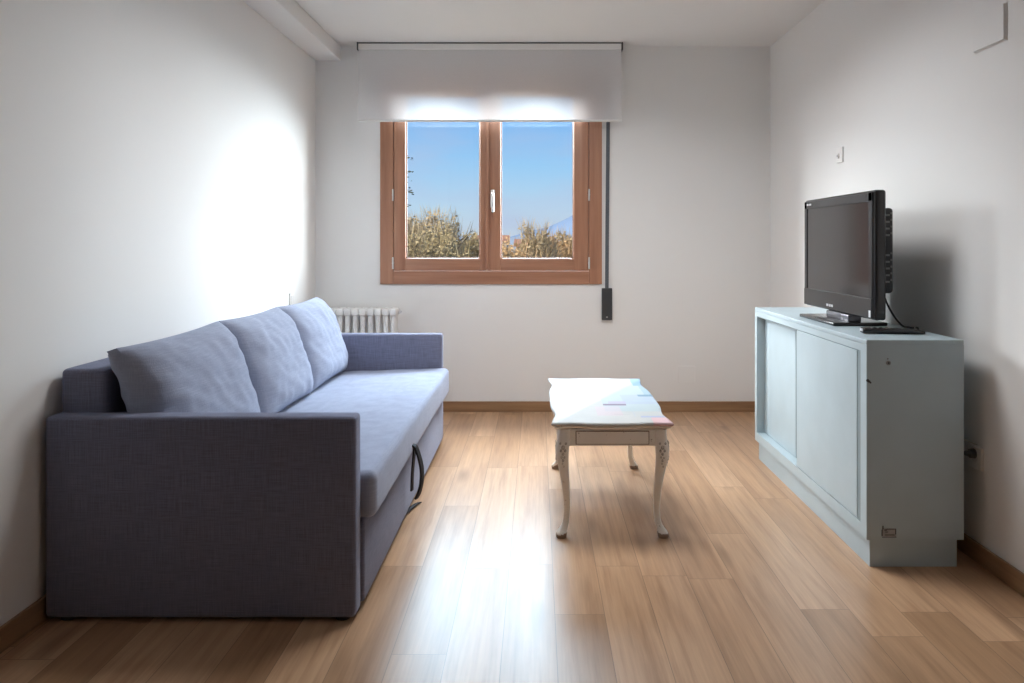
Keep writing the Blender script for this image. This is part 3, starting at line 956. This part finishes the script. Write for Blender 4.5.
def make_tree(name, x, y, top, rx, mat, seed, label, nb=26, nl=2600, leaf=.05, wisps=.5, low=.25):
    rnd = random.Random(seed)
    Ht = top - GZ
    root = thing(name, (x, y, GZ), label, 'tree', None)
    bm = BM()
    trunk_top = Ht * .45
    tube(bm, smooth_path([(x, y, GZ - .1), (x + rnd.uniform(-.1, .1), y, GZ + trunk_top * .5), (x + rnd.uniform(-.2, .2), y, GZ + trunk_top)], 4), [.14] * 4 + [.12] * 4 + [.09], 7)
    tips = []
    def grow(p, d, L, r, lvl):
        q = p + d * L
        rod(bm, p, q, r, r * .6, 4 if lvl < 2 else 3, False)
        if lvl >= 3: tips.append((p, q)); return
        for _ in range(3 if lvl < 2 else 4):
            nd = (d + V((rnd.gauss(0, .45), rnd.gauss(0, .45), rnd.gauss(.12, .3)))).normalized()
            grow(p.lerp(q, rnd.uniform(.55, 1)), nd, L * rnd.uniform(.55, .78), r * .55, lvl + 1)
    for b in range(7):
        a = 2 * math.pi * b / 7 + rnd.uniform(-.3, .3)
        s = rnd.uniform(.25, .9)
        d = V((math.cos(a) * s, math.sin(a) * s, 1)).normalized()
        grow(V((x, y, GZ + trunk_top * rnd.uniform(.75, 1))), d, Ht * .25, .05, 0)
    # keep the boughs inside the crown height
    for v in bm.verts:
        if v.co.z > top: v.co.z = top - (v.co.z - top) * .2
        rr_ = math.hypot(v.co.x - x, v.co.y - y)
        if rr_ > rx: k_ = (rx + (rr_ - rx) * .08) / rr_; v.co.x = x + (v.co.x - x) * k_; v.co.y = y + (v.co.y - y) * k_
    part('trunk', bm, M['bark'], root)
    bm = BM()
    cz = GZ + Ht * .62; rz_ = Ht * .38
    for i in range(nl):
        # points in a lumpy crown, more near the surface
        while True:
            p = V((rnd.uniform(-1, 1), rnd.uniform(-1, 1), rnd.uniform(-1, 1)))
            r = p.length
            if r < 1e-3 or r > 1: continue
            d = p.normalized()
            lim = .80 + .28 * noise.noise(d * 2.3 + V((seed, 0, 0))) + .12 * noise.noise(d * 6 + V((0, seed, 0)))
            if r < lim and r > .35 * rnd.random(): break
        c = V((x + p.x * rx, y + p.y * rx, cz + p.z * rz_))
        if rnd.random() < wisps:                      # thin twig, mostly upright
            d = V((rnd.gauss(0, .35) + p.x * .3, rnd.gauss(0, .35), 1)).normalized()
            L = min(rnd.uniform(.25, .75), max(.12, top + .12 - c.z)); w = rnd.uniform(.008, .018)
            a, b2 = frame_of(d)
            v = [bm.verts.new(c + a * w), bm.verts.new(c - a * w), bm.verts.new(c + d * L)]
            bm.faces.new(v)
        else:
            a = V((rnd.gauss(0, 1), rnd.gauss(0, 1), rnd.gauss(0, 1))).normalized()
            u, w2 = frame_of(a)
            s = leaf * rnd.uniform(.6, 1.5)
            v = [bm.verts.new(c + u * s), bm.verts.new(c + w2 * s * .7), bm.verts.new(c - u * s), bm.verts.new(c - w2 * s * .7)]
            bm.faces.new(v)
    part('crown', bm, mat, root)
    return root
TREES = [
    # pixel-free placement: bearing (x per metre of distance), distance, top z, crown radius, twigs, label
    ('bushy_tree', -.1490, 21.0, 2.15, 1.55, 'twig_olive', 'olive bushy tree, largest in the pane farther from the shutter strap', .40),
    ('bushy_tree', -.1360, 27.6, 2.62, 1.50, 'twig_tan', 'tan tree with bare upright tops rising behind the olive bushy tree', .72),
    ('bushy_tree', -.0930, 32.3, 2.00, 1.55, 'twig_olive', 'lower olive tree next to the middle window stile', .45),
    ('russet_tree', -.0340, 17.0, 1.42, 1.05, 'twig_orange', 'low russet tree just past the window handle', .2),
    ('russet_tree', -.0030, 24.6, 2.05, 1.05, 'twig_tan', 'slim tan tree standing highest in the pane with the mountain', .75),
    ('russet_tree', .0270, 28.2, 1.80, 1.45, 'twig_orange', 'broad russet tree below the foot of the mountain', .5),
    ('russet_tree', .0560, 35.8, 2.15, 1.80, 'twig_tan', 'tan tree straight below the mountain peak', .6),
    ('bushy_tree', -.1760, 37.5, 3.00, 1.80, 'twig_tan', 'tan tree mostly hidden by the window frame above the radiator', .6),
    ('russet_tree', -.0640, 43.0, 1.90, 1.70, 'twig_orange', 'russet tree mostly hidden behind the middle window stile', .5),
]
for i, (nm, bx_, y, top, rx, mt, lab, wi) in enumerate(TREES):
    make_tree(nm, bx_ * y, y, top, rx, M[mt], 31 + i * 7, lab, nl=9000, leaf=.05 * y / 25, wisps=wi * .6)

# branch sprigs of a nearer tree standing just outside the pane's edge
rt = thing('leafy_tree', (-7.1, 24, GZ), 'dark leafy tree reaching a few sprigs into the edge of the window view', 'tree')
bm = BM()
tube(bm, [(-7.1, 24, GZ), (-7.05, 24, -1), (-6.9, 24, 1.8), (-6.75, 24, 4.6), (-6.7, 24, 6.5)], [.2, .17, .13, .08, .03], 8)
rnd = random.Random(5)
leafp = []
for (zb, zt, xt) in ((2.55, 2.9, -3.98), (2.9, 3.45, -4.12), (2.2, 2.45, -4.08), (3.75, 4.0, -4.1), (4.2, 4.6, -4.5), (1.6, 1.9, -4.4), (3.2, 3.7, -4.6)):
    g = lambda a: rnd.uniform(-a, a)
    path = smooth_path([(-6.85, 24, zb - 1.2 + g(.3)), (-6.2, 24 + g(.4), zb - .35 + g(.25)), (-5.3 + g(.3), 24 + g(.5), zb + .1 + g(.3)), (-4.7 + g(.15), 24 + g(.2), (zb + zt) / 2 + g(.2)), (xt, 24, zt)], 5)
    for k_ in (8, 11, 14):
        q = V(path[k_]); e = q + V((g(.5), g(.4), g(.6)))
        tube(bm, [q, q.lerp(e, .5) + V((0, 0, .05)), e], [.014, .009, .004], 4)
        for _ in range(5): leafp.append(e + V((g(.15), g(.15), g(.15))))
    tube(bm, path, [.04 * (1 - i / (len(path))) + .006 for i in range(len(path))], 5)
    for p in path[9:]:
        for _ in range(6): leafp.append(V(p) + V((rnd.gauss(0, .10), rnd.gauss(0, .10), rnd.gauss(0, .11))))
part('trunk', bm, M['bark'], rt)
bm = BM()
for p in leafp:
    a = V((rnd.gauss(0, 1), rnd.gauss(0, 1), rnd.gauss(0, 1))).normalized()
    u, w2 = frame_of(a); s = rnd.uniform(.04, .085)
    bm.faces.new([bm.verts.new(p + u * s), bm.verts.new(p + w2 * s * .45), bm.verts.new(p - u * s), bm.verts.new(p - w2 * s * .45)])
part('crown', bm, M['leaf_dark'], rt)

def house(x, y, w, d, zb, zt, label, wallm, roofm):
    r = thing('village_house', (x, y, GZ), label, 'house')
    part('house_wall', box(BM(), x - w / 2, x + w / 2, y, y + d, GZ - .3, zb), wallm, r)
    bm = BM()
    e = .3
    A = [bm.verts.new(p) for p in ((x - w / 2 - e, y - e, zb), (x + w / 2 + e, y - e, zb), (x + w / 2 + e, y + d + e, zb), (x - w / 2 - e, y + d + e, zb))]
    T = [bm.verts.new(p) for p in ((x - w / 2 - e, y + d / 2, zt), (x + w / 2 + e, y + d / 2, zt))]
    bm.faces.new((A[0], A[1], T[1], T[0])); bm.faces.new((A[2], A[3], T[0], T[1])); bm.faces.new((A[1], A[2], T[1])); bm.faces.new((A[3], A[0], T[0])); bm.faces.new(A)
    part('house_roof', bm, roofm, r)
    for i in range(3):
        xx = x - w / 2 + w * (i + .5) / 3
        f = part('window_pane', box(BM(), xx - .35, xx + .35, y - .05, y + .02, zb - 1.7, zb - .6), M['house_win'], r)
house(-.35, 95, 4.6, 6, .75, 1.75, 'cream village house with a tiled roof showing between the russet trees', M['house_wall'], M['house_roof'])
house(-8.2, 130, 6, 6, 1.3, 2.6, 'pale pink village house far off behind the low olive tree', M['house_wall'], M['house_roof'])

# ------------------------------------------------------------------ world: blue winter sky with thin cloud
w = bpy.data.worlds.new('sky'); scene.world = w; w.use_nodes = True
nt = w.node_tree; h = NT(nt)
bg = nt.nodes['Background']
co = h.coord('Generated')
sep = h.n('ShaderNodeSeparateXYZ'); h.l(co, sep.inputs[0])
el = h.math('DIVIDE', sep.outputs[2], .5, clamp=True)
sky = h.ramp(el, [(0, srgb(204, 214, 222)), (.10, srgb(186, 214, 238)), (.20, srgb(158, 205, 245)), (.33, srgb(128, 184, 242)), (1, srgb(90, 155, 230))])
cn = h.noise(h.mapping(co, (3.2, 3.2, 9)), 1.6, 5, .55)
cl = h.ramp(cn, [(.42, (0, 0, 0)), (.70, (1, 1, 1))])
sky = h.mix(h.math('MULTIPLY', cl, .65), sky, srgb(184, 196, 228))
h.l(sky, bg.inputs[0])
bg.inputs[1].default_value = .9

# ------------------------------------------------------------------ lights
def area(name, loc, target, sx, sy, radiance, col, spread=115):
    l = bpy.data.lights.new(name, 'AREA'); l.shape = 'RECTANGLE'; l.size = sx; l.size_y = sy
    l.energy = radiance * math.pi * sx * sy / 4 * 4 / 4; l.color = col
    l.energy = radiance * math.pi * sx * sy
    l.spread = math.radians(spread)
    o = bpy.data.objects.new(name, l); COL.objects.link(o)
    o.location = loc
    o.rotation_euler = (V(target) - V(loc)).to_track_quat('-Z', 'Y').to_euler()
    return o
# added area panels outside the window, standing in for bright upper sky
area('daylight_high_panel', (-.3, 10.2, 8.2), (-.3, 5.0, 1.5), 9.0, 4.0, L_HIGH, (.88, .94, 1.0))
area('daylight_side_panel', (6.4, 10.8, 4.3), (-.5, 5.3, 3.2), 8.0, 7.0, L_SIDE, (.82, .92, 1.0))
area('daylight_raking_panel', (11.5, 7.9, 4.6), (-.5, 5.3, 1.8), 5.0, 5.5, L_RAKE, (1.0, .97, .93))
area('daylight_low_panel', (-.2, 12.0, 6.2), (-.3, 5.4, 1.6), 6.0, 4.4, L_LOW, (.62, .82, 1.0))
area('daylight_far_side_panel', (-6.6, 11.2, 5.2), (.2, 5.3, 1.5), 6.0, 4.6, L_FAR, (.93, .96, 1.0))
# added fill light under the ceiling, out of view and without a fixture
l = bpy.data.lights.new('ceiling_fill_light', 'AREA'); l.shape = 'DISK'; l.size = .9
l.spread = math.radians(160); l.energy = P_FILL; l.color = (.97, .985, 1.0)
o = bpy.data.objects.new('ceiling_fill_light', l); COL.objects.link(o); o.location = (.1, 3.55, 2.55)
# low winter sun from behind the house, on the garden trees
l = bpy.data.lights.new('winter_sun', 'SUN'); l.energy = 4.6; l.angle = math.radians(.6); l.color = (1, .88, .70)
o = bpy.data.objects.new('winter_sun', l); COL.objects.link(o)
o.rotation_euler = V((.45, .80, -.48)).to_track_quat('-Z', 'Y').to_euler()

# ------------------------------------------------------------------ camera
cam = bpy.data.cameras.new('camera'); co_ = bpy.data.objects.new('camera', cam); COL.objects.link(co_)
co_.location = (0, 0, 1.217); co_.rotation_euler = (math.radians(90), 0, 0)
cam.sensor_width = 36; cam.lens = 754 / 1024 * 36
cam.shift_x = -(537 - 512) / 1024
cam.shift_y = -(341.5 - 243) / 1024
cam.clip_end = 6000; cam.clip_start = .05
scene.camera = co_

vs_ = scene.view_settings
vs_.view_transform = 'Standard'; vs_.look = 'None'; vs_.gamma = 1; vs_.exposure = .25
vs_.use_curve_mapping = False
scene.cycles.use_denoising = True
scene.cycles.max_bounces = 12
scene.cycles.diffuse_bounces = 8
scene.cycles.glossy_bounces = 4
scene.cycles.transparent_max_bounces = 12
scene.cycles.sample_clamp_indirect = 8
scene.cycles.caustics_reflective = False
scene.cycles.caustics_refractive = False
